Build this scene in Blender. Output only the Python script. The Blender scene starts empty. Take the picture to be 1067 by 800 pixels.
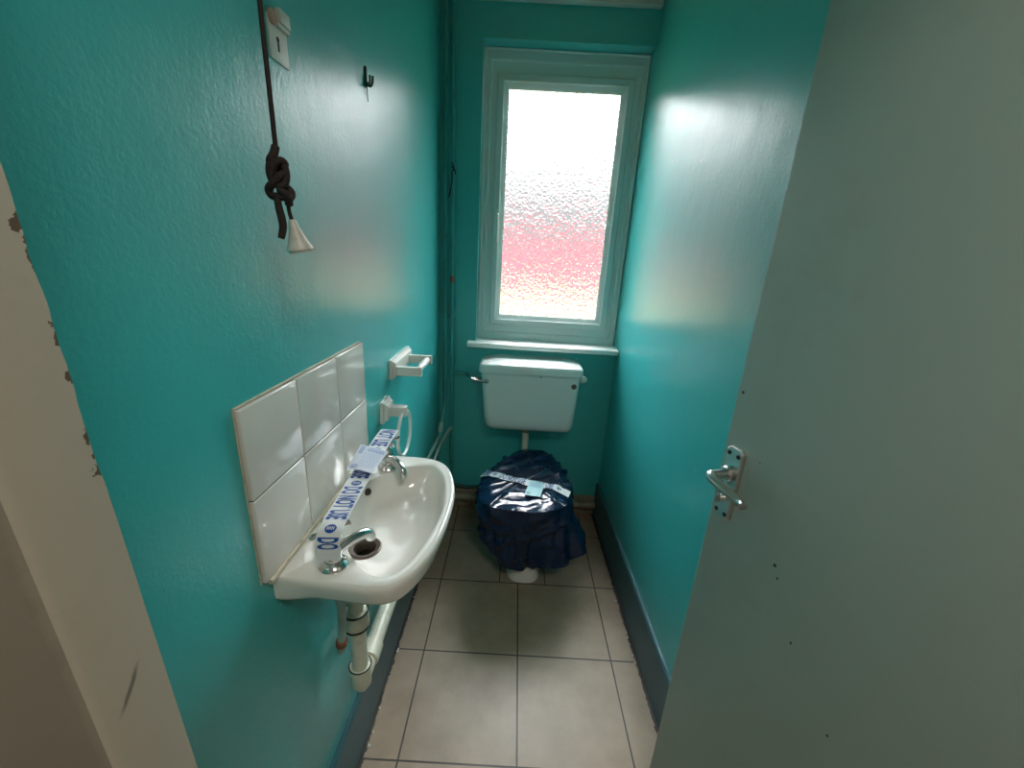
import bpy, bmesh, math, random
from mathutils import Vector, Matrix, noise
from mathutils.bvhtree import BVHTree

random.seed(4)
SC = bpy.context.scene
COL = SC.collection
D = 1.953            # depth of the room: face of the back wall
XL = -0.38           # face of the left wall
CEIL = 2.33


def xr(y):           # face of the right wall (slightly out of square)
    return 0.482 + (D - y) * 0.024


# ------------------------------------------------------------------ materials
def newmat(name):
    m = bpy.data.materials.new(name)
    m.use_nodes = True
    nt = m.node_tree
    b = nt.nodes['Principled BSDF']
    return m, nt, b


def N(nt, typ, **kw):
    n = nt.nodes.new(typ)
    for k, v in kw.items():
        if k in n.inputs:
            n.inputs[k].default_value = v
        else:
            setattr(n, k, v)
    return n


def mat(name, col, rough=0.5, metal=0.0, var=0.06, vscale=12.0, bump=0.0, bscale=80.0, spec=0.5, coat=0.0,
        dirt=None, dirt_amt=0.0, dscale=6.0):
    m, nt, b = newmat(name)
    L = nt.links.new
    tc = N(nt, 'ShaderNodeTexCoord')
    ns = N(nt, 'ShaderNodeTexNoise', Scale=vscale, Detail=4.0)
    L(tc.outputs['Object'], ns.inputs['Vector'])
    mx = N(nt, 'ShaderNodeMix', data_type='RGBA')
    a = [max(0, c * (1 - var)) for c in col]
    z = [min(1, c * (1 + var)) for c in col]
    mx.inputs[6].default_value = (*a, 1)
    mx.inputs[7].default_value = (*z, 1)
    L(ns.outputs['Fac'], mx.inputs[0])
    out = mx.outputs[2]
    if dirt:
        n2 = N(nt, 'ShaderNodeTexNoise', Scale=dscale, Detail=6.0, Roughness=0.65)
        L(tc.outputs['Object'], n2.inputs['Vector'])
        mr = N(nt, 'ShaderNodeMapRange')
        mr.inputs[1].default_value = 0.52
        mr.inputs[2].default_value = 0.75
        mr.inputs[4].default_value = dirt_amt
        L(n2.outputs['Fac'], mr.inputs[0])
        m2 = N(nt, 'ShaderNodeMix', data_type='RGBA')
        m2.inputs[7].default_value = (*dirt, 1)
        L(mr.outputs[0], m2.inputs[0])
        L(out, m2.inputs[6])
        out = m2.outputs[2]
    L(out, b.inputs['Base Color'])
    b.inputs['Roughness'].default_value = rough
    b.inputs['Metallic'].default_value = metal
    b.inputs['Specular IOR Level'].default_value = spec
    if coat:
        b.inputs['Coat Weight'].default_value = coat
        b.inputs['Coat Roughness'].default_value = 0.05
    if bump:
        n3 = N(nt, 'ShaderNodeTexNoise', Scale=bscale, Detail=3.0)
        L(tc.outputs['Object'], n3.inputs['Vector'])
        bp = N(nt, 'ShaderNodeBump', Strength=bump, Distance=0.002)
        L(n3.outputs['Fac'], bp.inputs['Height'])
        L(bp.outputs['Normal'], b.inputs['Normal'])
    return m


def wall_paint(name, col, rough, chips=True):
    m, nt, b = newmat(name)
    L = nt.links.new
    tc = N(nt, 'ShaderNodeTexCoord')
    ns = N(nt, 'ShaderNodeTexNoise', Scale=3.0, Detail=5.0)
    L(tc.outputs['Object'], ns.inputs['Vector'])
    mx = N(nt, 'ShaderNodeMix', data_type='RGBA')
    mx.inputs[6].default_value = (*[c * 0.93 for c in col], 1)
    mx.inputs[7].default_value = (*[c * 1.06 for c in col], 1)
    L(ns.outputs['Fac'], mx.inputs[0])
    out = mx.outputs[2]
    if chips:
        vo = N(nt, 'ShaderNodeTexVoronoi', Scale=7.0)
        L(tc.outputs['Object'], vo.inputs['Vector'])
        lt = N(nt, 'ShaderNodeMath', operation='LESS_THAN')
        lt.inputs[1].default_value = 0.022
        L(vo.outputs['Distance'], lt.inputs[0])
        m2 = N(nt, 'ShaderNodeMix', data_type='RGBA')
        m2.inputs[7].default_value = (0.45, 0.6, 0.58, 1)
        L(lt.outputs[0], m2.inputs[0])
        L(out, m2.inputs[6])
        out = m2.outputs[2]
    L(out, b.inputs['Base Color'])
    b.inputs['Roughness'].default_value = rough
    b.inputs['Specular IOR Level'].default_value = 0.65
    # roller stipple, stretched upright runs, and slow unevenness of the plaster
    n1 = N(nt, 'ShaderNodeTexNoise', Scale=170.0, Detail=2.0)
    L(tc.outputs['Object'], n1.inputs['Vector'])
    mp = N(nt, 'ShaderNodeMapping')
    mp.inputs['Scale'].default_value = (60, 60, 30)
    L(tc.outputs['Object'], mp.inputs['Vector'])
    n2 = N(nt, 'ShaderNodeTexNoise', Scale=1.0, Detail=4.0, Roughness=0.6)
    L(mp.outputs[0], n2.inputs['Vector'])
    n3 = N(nt, 'ShaderNodeTexNoise', Scale=5.0, Detail=2.0)
    L(tc.outputs['Object'], n3.inputs['Vector'])
    b1 = N(nt, 'ShaderNodeBump', Strength=0.30, Distance=0.0012)
    L(n1.outputs['Fac'], b1.inputs['Height'])
    b2 = N(nt, 'ShaderNodeBump', Strength=0.13, Distance=0.003)
    L(n2.outputs['Fac'], b2.inputs['Height'])
    L(b1.outputs[0], b2.inputs['Normal'])
    b3 = N(nt, 'ShaderNodeBump', Strength=0.25, Distance=0.012)
    L(n3.outputs['Fac'], b3.inputs['Height'])
    L(b2.outputs[0], b3.inputs['Normal'])
    L(b3.outputs[0], b.inputs['Normal'])
    return m


def floor_tiles(name):
    m, nt, b = newmat(name)
    L = nt.links.new
    tc = N(nt, 'ShaderNodeTexCoord')
    mp = N(nt, 'ShaderNodeMapping')
    mp.vector_type = 'TEXTURE'
    mp.inputs['Location'].default_value = (0.0665, 0.7524, 0)
    mp.inputs['Rotation'].default_value = (0, 0, 0.0073)
    L(tc.outputs['Object'], mp.inputs['Vector'])
    br = N(nt, 'ShaderNodeTexBrick')
    br.offset = 0.0
    br.squash = 1.0
    br.inputs['Scale'].default_value = 1.0
    br.inputs['Mortar Size'].default_value = 0.0026
    br.inputs['Mortar Smooth'].default_value = 0.15
    br.inputs['Bias'].default_value = 0.0
    br.inputs['Brick Width'].default_value = 0.33
    br.inputs['Row Height'].default_value = 0.33
    br.inputs['Color1'].default_value = (0.345, 0.270, 0.192, 1)
    br.inputs['Color2'].default_value = (0.32, 0.252, 0.185, 1)
    br.inputs['Mortar'].default_value = (0.035, 0.03, 0.026, 1)
    L(mp.outputs[0], br.inputs['Vector'])
    # two cuts beside the toilet foot
    sx = N(nt, 'ShaderNodeSeparateXYZ')
    L(tc.outputs['Object'], sx.inputs[0])

    def M(op, a, c=None, d=None):
        n = N(nt, 'ShaderNodeMath', operation=op)
        for i, v in enumerate((a, c, d)):
            if v is None:
                continue
            if isinstance(v, (int, float)):
                n.inputs[i].default_value = v
            else:
                L(v, n.inputs[i])
        return n.outputs[0]
    cut = None
    for cx in (-0.018, 0.178):
        c = M('LESS_THAN', M('ABSOLUTE', M('SUBTRACT', sx.outputs[0], cx)), 0.0022)
        cut = c if cut is None else M('MAXIMUM', cut, c)
    iny = M('MULTIPLY', M('GREATER_THAN', sx.outputs[1], 1.415), M('LESS_THAN', sx.outputs[1], 1.742))
    cut = M('MULTIPLY', cut, iny)
    # mottled glaze
    n1 = N(nt, 'ShaderNodeTexNoise', Scale=9.0, Detail=8.0, Roughness=0.62)
    L(tc.outputs['Object'], n1.inputs['Vector'])
    n2 = N(nt, 'ShaderNodeTexNoise', Scale=60.0, Detail=4.0)
    L(tc.outputs['Object'], n2.inputs['Vector'])
    mr = N(nt, 'ShaderNodeMapRange')
    mr.inputs[1].default_value = 0.3
    mr.inputs[2].default_value = 0.75
    mr.inputs[3].default_value = 0.74
    mr.inputs[4].default_value = 1.06
    L(n1.outputs['Fac'], mr.inputs[0])
    mu = N(nt, 'ShaderNodeMix', data_type='RGBA', blend_type='MULTIPLY')
    mu.inputs[0].default_value = 1.0
    L(br.outputs['Color'], mu.inputs[6])
    L(mr.outputs[0], mu.inputs[7])
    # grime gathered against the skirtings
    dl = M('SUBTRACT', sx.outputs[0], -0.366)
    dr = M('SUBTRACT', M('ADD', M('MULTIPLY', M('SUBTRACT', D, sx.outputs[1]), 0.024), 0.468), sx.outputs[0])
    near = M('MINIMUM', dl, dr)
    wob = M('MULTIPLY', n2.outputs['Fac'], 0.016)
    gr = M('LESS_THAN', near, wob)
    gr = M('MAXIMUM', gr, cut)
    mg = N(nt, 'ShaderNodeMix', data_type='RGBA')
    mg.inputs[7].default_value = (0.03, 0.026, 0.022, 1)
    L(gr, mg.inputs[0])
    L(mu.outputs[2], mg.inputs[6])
    L(mg.outputs[2], b.inputs['Base Color'])
    b.inputs['Roughness'].default_value = 0.42
    b1 = N(nt, 'ShaderNodeBump', Strength=0.35, Distance=0.004)
    L(n1.outputs['Fac'], b1.inputs['Height'])
    b2 = N(nt, 'ShaderNodeBump', Strength=0.5, Distance=0.002)
    b2.invert = True
    L(br.outputs['Fac'], b2.inputs['Height'])
    L(b1.outputs[0], b2.inputs['Normal'])
    L(b2.outputs[0], b.inputs['Normal'])
    return m


def pebbled_glass(name):
    m, nt, b = newmat(name)
    L = nt.links.new
    nt.nodes.remove(b)
    g = N(nt, 'ShaderNodeBsdfRefraction', IOR=1.45, Roughness=0.10)
    g.inputs['Color'].default_value = (0.97, 0.98, 0.98, 1)
    s = N(nt, 'ShaderNodeBsdfGlossy', Roughness=0.25)
    fr = N(nt, 'ShaderNodeFresnel', IOR=1.45)
    mxs = N(nt, 'ShaderNodeMixShader')
    tc = N(nt, 'ShaderNodeTexCoord')
    vo = N(nt, 'ShaderNodeTexVoronoi', Scale=95.0)
    vo.feature = 'SMOOTH_F1'
    n0 = N(nt, 'ShaderNodeTexNoise', Scale=60.0, Detail=2.0)
    L(tc.outputs['Object'], n0.inputs['Vector'])
    ad = N(nt, 'ShaderNodeMix', data_type='RGBA')
    ad.inputs[0].default_value = 0.012
    L(tc.outputs['Object'], ad.inputs[6])
    L(n0.outputs['Color'], ad.inputs[7])
    L(ad.outputs[2], vo.inputs['Vector'])
    bp = N(nt, 'ShaderNodeBump', Strength=0.8, Distance=0.0035)
    L(vo.outputs['Distance'], bp.inputs['Height'])
    L(bp.outputs[0], g.inputs['Normal'])
    L(bp.outputs[0], s.inputs['Normal'])
    L(bp.outputs[0], fr.inputs['Normal'])
    L(fr.outputs[0], mxs.inputs[0])
    L(g.outputs[0], mxs.inputs[1])
    L(s.outputs[0], mxs.inputs[2])
    L(mxs.outputs[0], nt.nodes['Material Output'].inputs['Surface'])
    return m


TEAL = (0.052, 0.46, 0.465)
M_ = dict(
    teal=wall_paint('teal satin wall paint', TEAL, 0.29),
    pipe_teal=mat('teal painted pipe', (0.05, 0.36, 0.35), 0.4, var=0.15, bump=0.3, bscale=60, dirt=(0.05, 0.06, 0.05), dirt_amt=0.5, dscale=20),
    pipe_pale=mat('pale worn pipe paint', (0.30, 0.45, 0.42), 0.45, var=0.2, dirt=(0.1, 0.14, 0.12), dirt_amt=0.6, dscale=18),
    slate=mat('slate blue skirting paint', (0.035, 0.115, 0.14), 0.45, bump=0.25, bscale=40),
    ceil=mat('off white ceiling paint', (0.62, 0.60, 0.56), 0.8, bump=0.2, bscale=50),
    floor=floor_tiles('beige floor tiles'),
    ceramic=mat('white glazed ceramic', (0.83, 0.82, 0.78), 0.10, var=0.015, coat=0.5),
    cistern=mat('white cistern plastic', (0.74, 0.78, 0.76), 0.22, var=0.02),
    tile=mat('white glazed tile', (0.70, 0.69, 0.65), 0.12, var=0.02, bump=0.06, bscale=14, coat=0.4),
    grout=mat('grey grout', (0.13, 0.125, 0.11), 0.8, var=0.2, vscale=30),
    seal=mat('yellowed sealant', (0.55, 0.50, 0.38), 0.5, var=0.2, vscale=40, dirt=(0.12, 0.10, 0.05), dirt_amt=0.7, dscale=30),
    upvc=mat('white window frame', (0.70, 0.75, 0.74), 0.3, var=0.02),
    bead=mat('white glazing bead', (0.82, 0.83, 0.81), 0.35, var=0.02),
    rubber=mat('black rubber gasket', (0.02, 0.02, 0.02), 0.6),
    glass=pebbled_glass('pebbled glass'),
    chrome=mat('worn chrome', (0.66, 0.66, 0.65), 0.16, metal=1.0, var=0.08, bump=0.05),
    alu=mat('satin aluminium', (0.62, 0.64, 0.63), 0.32, metal=1.0, var=0.06, vscale=40),
    dark=mat('dark hole', (0.008, 0.008, 0.008), 0.7),
    drain=mat('stained waste ring', (0.13, 0.10, 0.085), 0.5, metal=0.5, var=0.3, vscale=60),
    pwhite=mat('cream plastic pipe', (0.72, 0.72, 0.60), 0.35, var=0.05, dirt=(0.4, 0.38, 0.28), dirt_amt=0.6, dscale=20),
    holder=mat('off white moulded plastic', (0.66, 0.66, 0.62), 0.35, var=0.04),
    copper=mat('dull copper', (0.35, 0.14, 0.08), 0.45, metal=0.7, var=0.2),
    cord=mat('dark brown cord', (0.018, 0.010, 0.008), 0.75, var=0.4, vscale=200, bump=0.6, bscale=300),
    acorn=mat('off white pull', (0.62, 0.62, 0.57), 0.4, var=0.03, dirt=(0.2, 0.15, 0.1), dirt_amt=0.4, dscale=40),
    plate=mat('painted metal plate', (0.55, 0.60, 0.56), 0.4, var=0.05),
    paper=mat('brownish paper patch', (0.42, 0.30, 0.25), 0.8, var=0.1),
    hook=mat('dark teal painted hook', (0.010, 0.075, 0.07), 0.35),
    bag=mat('navy plastic film', (0.004, 0.022, 0.070), 0.20, var=0.25, vscale=8, bump=0.35, bscale=45, spec=0.55),
    tape=mat('white plastic tape', (0.80, 0.82, 0.84), 0.4, var=0.02),
    ink=mat('blue print', (0.004, 0.075, 0.38), 0.4, var=0.05),
    inkpale=mat('pale blue print', (0.25, 0.36, 0.62), 0.5, var=0.05),
    card=mat('pale blue leaflet paper', (0.66, 0.72, 0.84), 0.5, var=0.03),
    cardcyan=mat('light blue card', (0.45, 0.72, 0.78), 0.5, var=0.03),
    door=mat('grey white door paint', (0.45, 0.53, 0.49), 0.42, var=0.035, vscale=2.5, bump=0.18, bscale=35, dirt=(0.36, 0.37, 0.32), dirt_amt=0.5, dscale=3.5),
    doorchip=mat('bare chip in paint', (0.05, 0.045, 0.035), 0.7),
    jamb_shaded=mat('grimy cream gloss with painted shade', (0.27, 0.25, 0.205), 0.45, var=0.2, vscale=9, bump=0.2, bscale=25, dirt=(0.12, 0.10, 0.08), dirt_amt=0.7, dscale=9),  # streaky grime, plus the shade of the hall-facing side put into the colour
    jamb=mat('dingy cream gloss paint', (0.45, 0.415, 0.345), 0.42, var=0.06, vscale=6, bump=0.2, bscale=30, dirt=(0.25, 0.21, 0.16), dirt_amt=0.55, dscale=7),
    wornwood=mat('worn bare wood edge', (0.12, 0.08, 0.05), 0.75, var=0.4, vscale=50),
    hall=mat('hall wall paint', (0.55, 0.50, 0.42), 0.8),
    beige=mat('dirty beige boxing', (0.28, 0.25, 0.18), 0.6, var=0.2, dirt=(0.06, 0.05, 0.035), dirt_amt=0.8, dscale=14),
    brick=mat('red brickwork', (0.21, 0.030, 0.042), 0.8, var=0.15, vscale=3),
    lawn=mat('yellow green grass', (0.062, 0.055, 0.008), 0.9, var=0.25, vscale=0.7),
)


def flaking_jamb():
    m = M_['jamb']
    nt = m.node_tree
    L = nt.links.new
    b = nt.nodes['Principled BSDF']
    src = b.inputs['Base Color'].links[0].from_socket
    tc = N(nt, 'ShaderNodeTexCoord')
    sx = N(nt, 'ShaderNodeSeparateXYZ')
    L(tc.outputs['Object'], sx.inputs[0])

    def M(op, a, c=None):
        n = N(nt, 'ShaderNodeMath', operation=op)
        for i, v in enumerate((a, c)):
            if v is None:
                continue
            if isinstance(v, (int, float)):
                n.inputs[i].default_value = v
            else:
                L(v, n.inputs[i])
        return n.outputs[0]
    ns = N(nt, 'ShaderNodeTexNoise', Scale=55.0, Detail=5.0, Roughness=0.6)
    L(tc.outputs['Object'], ns.inputs['Vector'])
    n2 = N(nt, 'ShaderNodeTexNoise', Scale=9.0, Detail=2.0)
    L(tc.outputs['Object'], n2.inputs['Vector'])
    depth = M('SUBTRACT', 0.174, sx.outputs[1])
    lim = M('MULTIPLY', M('SUBTRACT', ns.outputs['Fac'], 0.47), 0.055)
    lim = M('ADD', lim, M('MULTIPLY', M('SUBTRACT', n2.outputs['Fac'], 0.55), 0.02))
    zin = M('MULTIPLY', M('GREATER_THAN', sx.outputs[2], 1.235), M('LESS_THAN', sx.outputs[2], 1.60))
    mk = M('MULTIPLY', M('LESS_THAN', depth, lim), zin)
    mx = N(nt, 'ShaderNodeMix', data_type='RGBA')
    mx.inputs[7].default_value = (0.11, 0.075, 0.045, 1)
    L(mk, mx.inputs[0])
    L(src, mx.inputs[6])
    # one dark diagonal scuff
    dz_ = M('SUBTRACT', sx.outputs[2], 1.118)
    dy_ = M('SUBTRACT', sx.outputs[1], 0.1535)
    u = M('ABSOLUTE', M('ADD', M('SUBTRACT', M('MULTIPLY', dz_, 0.75), dy_), M('MULTIPLY', M('SUBTRACT', ns.outputs['Fac'], 0.5), 0.004)))
    a1 = M('MAXIMUM', M('SUBTRACT', 1.0, M('DIVIDE', u, 0.0022)), 0.0)
    a2 = M('MAXIMUM', M('SUBTRACT', 1.0, M('DIVIDE', M('ABSOLUTE', dz_), 0.011)), 0.0)
    sc_ = M('MULTIPLY', M('MULTIPLY', a1, a2), 1.8)
    m3 = N(nt, 'ShaderNodeMix', data_type='RGBA')
    m3.inputs[7].default_value = (0.10, 0.09, 0.08, 1)
    L(M('MINIMUM', sc_, 0.75), m3.inputs[0])
    L(mx.outputs[2], m3.inputs[6])
    L(m3.outputs[2], b.inputs['Base Color'])


flaking_jamb()


# ------------------------------------------------------------------ mesh helpers
def obj(name, bm, m, parent=None, smooth=True, angle=None):
    me = bpy.data.meshes.new(name)
    bmesh.ops.recalc_face_normals(bm, faces=bm.faces)
    bm.to_mesh(me)
    bm.free()
    ms = m if isinstance(m, (list, tuple)) else [m]
    for x in ms:
        me.materials.append(M_[x])
    o = bpy.data.objects.new(name, me)
    COL.objects.link(o)
    if smooth:
        me.polygons.foreach_set('use_smooth', [True] * len(me.polygons))
        try:
            me.set_sharp_from_angle(angle=math.radians(angle or 38))
        except Exception:
            pass
    if parent:
        o.parent = parent
    return o


def tag(o, label=None, cat=None, group=None, kind=None):
    if label:
        o['label'] = label
    if cat:
        o['category'] = cat
    if group:
        o['group'] = group
    if kind:
        o['kind'] = kind
    return o


def empty(name, label=None, cat=None, group=None, kind=None):
    o = bpy.data.objects.new(name, None)
    o.empty_display_size = 0.05
    COL.objects.link(o)
    return tag(o, label, cat, group, kind)


def box(bm, x0, x1, y0, y1, z0, z1, bev=0.0, mi=0, seg=2):
    r = bmesh.ops.create_cube(bm, size=1.0)
    vs = r['verts']
    for v in vs:
        v.co = Vector(((x0 + x1) / 2 + v.co.x * (x1 - x0), (y0 + y1) / 2 + v.co.y * (y1 - y0), (z0 + z1) / 2 + v.co.z * (z1 - z0)))
    fs = set(f for v in vs for f in v.link_faces)
    if bev:
        es = set(e for f in fs for e in f.edges)
        g = bmesh.ops.bevel(bm, geom=list(es), offset=bev, segments=seg, profile=0.5, affect='EDGES')
        fs = set(g['faces']) | set(f for f in fs if f.is_valid)
        vs = list(set(v for f in fs for v in f.verts))
    for f in fs:
        if f.is_valid:
            f.material_index = mi
    return vs


def boxb(*a, **k):
    bm = bmesh.new()
    box(bm, *a, **k)
    return bm


def smooth_path(pts, it=2):
    pts = [Vector(p) for p in pts]
    for _ in range(it):
        o = [pts[0]]
        for a, b in zip(pts, pts[1:]):
            o.append(a.lerp(b, 0.25))
            o.append(a.lerp(b, 0.75))
        o.append(pts[-1])
        pts = o
    return pts


def round_path(pts, r=0.03, n=6):
    """straight runs with rounded bends"""
    pts = [Vector(p) for p in pts]
    o = [pts[0]]
    for a, b, c in zip(pts, pts[1:], pts[2:]):
        d = min(r, (a - b).length * 0.48, (c - b).length * 0.48)
        p, q = b + (a - b).normalized() * d, b + (c - b).normalized() * d
        for i in range(n + 1):
            t = i / n
            o.append(p * (1 - t) ** 2 + b * 2 * t * (1 - t) + q * t * t)
    o.append(pts[-1])
    return o


def tube(bm, pts, r, n=12, cap=True, mi=0, closed=False):
    pts = [Vector(p) for p in pts]
    m = len(pts)
    rr = r if isinstance(r, (list, tuple)) else [r] * m
    prev = None
    rings = []
    for i, p in enumerate(pts):
        if closed:
            t = (pts[(i + 1) % m] - pts[i - 1]).normalized()
        else:
            t = (pts[min(i + 1, m - 1)] - pts[max(i - 1, 0)]).normalized()
        if prev is None:
            u = t.orthogonal().normalized()
        else:
            u = (prev - t * prev.dot(t)).normalized()
        prev = u
        w = t.cross(u)
        rings.append([bm.verts.new(p + (u * math.cos(a) + w * math.sin(a)) * rr[i]) for a in [2 * math.pi * k / n for k in range(n)]])
    pairs = list(zip(rings, rings[1:]))
    if closed:
        pairs.append((rings[-1], rings[0]))
    for A, B in pairs:
        for k in range(n):
            f = bm.faces.new((A[k], A[(k + 1) % n], B[(k + 1) % n], B[k]))
            f.material_index = mi
    if cap and not closed:
        for ring in (rings[0], rings[-1]):
            f = bm.faces.new(ring)
            f.material_index = mi
    return rings


def tubeb(*a, **k):
    bm = bmesh.new()
    tube(bm, *a, **k)
    return bm


def lathe(bm, prof, origin, axis=(0, 0, 1), n=28, mi=0, cap=True):
    """prof: (radius, height) along axis"""
    ax = Vector(axis).normalized()
    u = ax.orthogonal().normalized()
    w = ax.cross(u)
    O = Vector(origin)
    rings = []
    for r, h in prof:
        rings.append([bm.verts.new(O + ax * h + (u * math.cos(2 * math.pi * k / n) + w * math.sin(2 * math.pi * k / n)) * max(r, 1e-5)) for k in range(n)])
    for A, B in zip(rings, rings[1:]):
        for k in range(n):
            bm.faces.new((A[k], A[(k + 1) % n], B[(k + 1) % n], B[k])).material_index = mi
    for ring in (rings[0], rings[-1]) if cap else ():
        bm.faces.new(ring).material_index = mi
    return rings


def latheb(*a, **k):
    bm = bmesh.new()
    lathe(bm, *a, **k)
    return bm


def loft(bm, rings, cap=(True, True), mi=0):
    R = [[bm.verts.new(Vector(p)) for p in ring] for ring in rings]
    n = len(R[0])
    for A, B in zip(R, R[1:]):
        for k in range(n):
            bm.faces.new((A[k], A[(k + 1) % n], B[(k + 1) % n], B[k])).material_index = mi
    if cap[0]:
        bm.faces.new(R[0]).material_index = mi
    if cap[1]:
        bm.faces.new(R[-1]).material_index = mi
    return R


def rrect(x0, x1, y0, y1, r, z, n=6, zf=None):
    """rounded rectangle ring in the xy plane"""
    pts = []
    r = min(r, (x1 - x0) / 2 - 1e-4, (y1 - y0) / 2 - 1e-4)
    for cx, cy, a0 in ((x1 - r, y1 - r, 0), (x0 + r, y1 - r, 90), (x0 + r, y0 + r, 180), (x1 - r, y0 + r, 270)):
        for i in range(n + 1):
            a = math.radians(a0 + 90 * i / n)
            x, y = cx + r * math.cos(a), cy + r * math.sin(a)
            pts.append((x, y, zf(x, y) if zf else z))
    return pts


def prism(bm, poly, z0, z1, mi=0):
    loft(bm, [[(x, y, z0) for x, y in poly], [(x, y, z1) for x, y in poly]], mi=mi)


# ------------------------------------------------------------------ the room
def struct(o):
    return tag(o, kind='structure')


bm = bmesh.new()
box(bm, -1.2, 1.3, -1.6, D + 0.2, -0.1, 0.0)
struct(obj('floor', bm, 'floor', smooth=False))
bm = bmesh.new()
box(bm, -1.2, 1.3, -1.6, D + 0.2, CEIL, CEIL + 0.1)
struct(obj('ceiling', bm, 'ceil', smooth=False))

bm = bmesh.new()
box(bm, XL - 0.14, XL, 0.17, D + 0.2, 0, CEIL)
struct(obj('wall_left', bm, 'teal', smooth=False))

bm = bmesh.new()                     # right wall with the jog that gives the door its room
YJ = 0.50
prism(bm, [(xr(D + 0.2), D + 0.2), (xr(YJ), YJ), (0.74, YJ), (0.74, 0.17), (0.86, 0.17), (0.86, D + 0.2)], 0, CEIL)
struct(obj('wall_right', bm, 'teal', smooth=False))

HX0, HZ0, HZ1 = -0.205, 0.912, 2.155          # window opening (its right side is the right wall)
bm = bmesh.new()
box(bm, XL - 0.14, HX0, D, D + 0.2, 0, CEIL)
box(bm, HX0, 0.86, D, D + 0.2, 0, HZ0)
box(bm, HX0, 0.86, D, D + 0.2, HZ1, CEIL)
struct(obj('wall_back', bm, 'teal', smooth=False))

bm = bmesh.new()                     # the doorway wall, either side of the opening and over it
box(bm, -1.2, -0.275, 0.07, 0.17, 0, CEIL)
box(bm, 0.66, 1.3, 0.07, 0.17, 0, CEIL)
box(bm, -0.275, 0.66, 0.07, 0.17, 2.04, CEIL)
struct(obj('wall_front', bm, 'hall', smooth=False))
bm = bmesh.new()
box(bm, -1.2, -1.1, -1.6, 0.07, 0, CEIL)
box(bm, 1.2, 1.3, -1.6, 0.07, 0, CEIL)
box(bm, -1.1, 1.2, -1.6, -1.5, 0, CEIL)
struct(obj('wall_hall', bm, 'hall', smooth=False))

# skirtings
SKH = 0.19


def skirt(name, p0, p1, side):
    bm = bmesh.new()
    (x0, y0), (x1, y1) = p0, p1
    t = 0.0135 * side
    prof = [(0, 0.006), (1, 0.006), (1, SKH - 0.006), (0.6, SKH), (0, SKH)]
    rings = [[(x + t * a, y, z) for a, z in prof] for x, y in ((x0, y0), (x1, y1))]
    loft(bm, rings)
    return struct(obj(name, bm, 'slate', smooth=False))


skirt('baseboard_left', (XL, 0.17), (XL, D), 1)
skirt('baseboard_right', (xr(YJ), YJ), (xr(D), D), -1)
bm = boxb(XL + 0.0135, xr(D) - 0.0135, D - 0.012, D, 0.004, 0.115, bev=0.003)
struct(obj('baseboard_back', bm, 'beige'))
bm = boxb(XL + 0.085, xr(D) - 0.004, D - 0.03, D, 2.272, CEIL, bev=0.004)
struct(obj('trim_1', bm, 'ceil'))

# left door lining: a board with a worn inner edge
bm = bmesh.new()
lean = lambda z: -0.2005 - (z - 1.24) * 0.035
yA, yB = 0.174, 0.134
zz = [0, 0.3, 0.6, 0.9] + [1.0 + 0.004 * i for i in range(0, 150)] + [1.7, 1.9, 2.04]
rings = []
for z in zz:
    x = lean(z)
    worn = max(0.0, min(1.0, (z - 1.20) / 0.06)) * max(0.0, min(1.0, (1.56 - z) / 0.05))
    n1 = max(0.0, noise.noise(Vector((3.3, 1.7, z * 45))) + 0.15)
    n2 = max(0.0, noise.noise(Vector((8.3, 4.7, z * 130))))
    ch = 0.0012 + worn * (0.0045 * n1 + 0.002 * n2) + 0.0006 * n2
    rings.append([(-0.29, yA, z), (x - 0.004 - ch, yA, z), (x - ch, yA - 0.0004, z), (x - 0.0002, yA - 0.4 * ch - 0.0004, z), (x, yA - 0.010, z), (x, yB + 0.006, z),
                  (x - 0.002, yB + 0.002, z), (x - 0.006, yB, z), (-0.29, yB, z)])
R_ = loft(bm, rings)
bm.faces.ensure_lookup_table()
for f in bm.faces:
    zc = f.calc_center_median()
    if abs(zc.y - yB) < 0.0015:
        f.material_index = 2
    if 1.22 < zc.z < 1.52 and zc.y > yA - 0.0032 and zc.x > lean(zc.z) - 0.006 and len(f.verts) == 4:
        w_ = max((v.co - Vector((lean(v.co.z), yA, v.co.z))).length for v in f.verts)
        if noise.noise(Vector((3.3, 1.7, zc.z * 45))) > 0.02:
            f.material_index = 1
jl = struct(obj('trim_2', bm, ['jamb', 'wornwood', 'jamb_shaded'], angle=60))
bm = bmesh.new()
box(bm, 0.615, 0.66, 0.03, 0.17, 0, 2.04, bev=0.003)
box(bm, -0.29, 0.66, 0.07, 0.17, 2.02, 2.06, bev=0.003)
struct(obj('trim_3', bm, 'jamb'))

# ------------------------------------------------------------------ the window
win = empty('window_1', kind='structure')
FY = D + 0.072                        # room face of the outer frame
WX0, WX1, WZ0, WZ1 = HX0 + 0.002, xr(D + 0.08) - 0.001, 0.936, HZ1 - 0.002


def frame_ring(bm, o, i, y0, y1, prof):
    """mitred frame: o / i outer and inner (x0,x1,z0,z1); prof list of (0..1 across, y)"""
    corners = []
    rings = []
    for a, y in prof:
        x0 = o[0] + (i[0] - o[0]) * a
        x1 = o[1] + (i[1] - o[1]) * a
        z0 = o[2] + (i[2] - o[2]) * a
        z1 = o[3] + (i[3] - o[3]) * a
        rings.append([(x0, y, z0), (x1, y, z0), (x1, y, z1), (x0, y, z1)])
    rings.append(rings[0])
    R = [[bm.verts.new(p) for p in r] for r in rings[:-1]]
    R.append(R[0])
    for A, B in zip(R, R[1:]):
        for k in range(4):
            bm.faces.new((A[k], A[(k + 1) % 4], B[(k + 1) % 4], B[k]))


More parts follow.
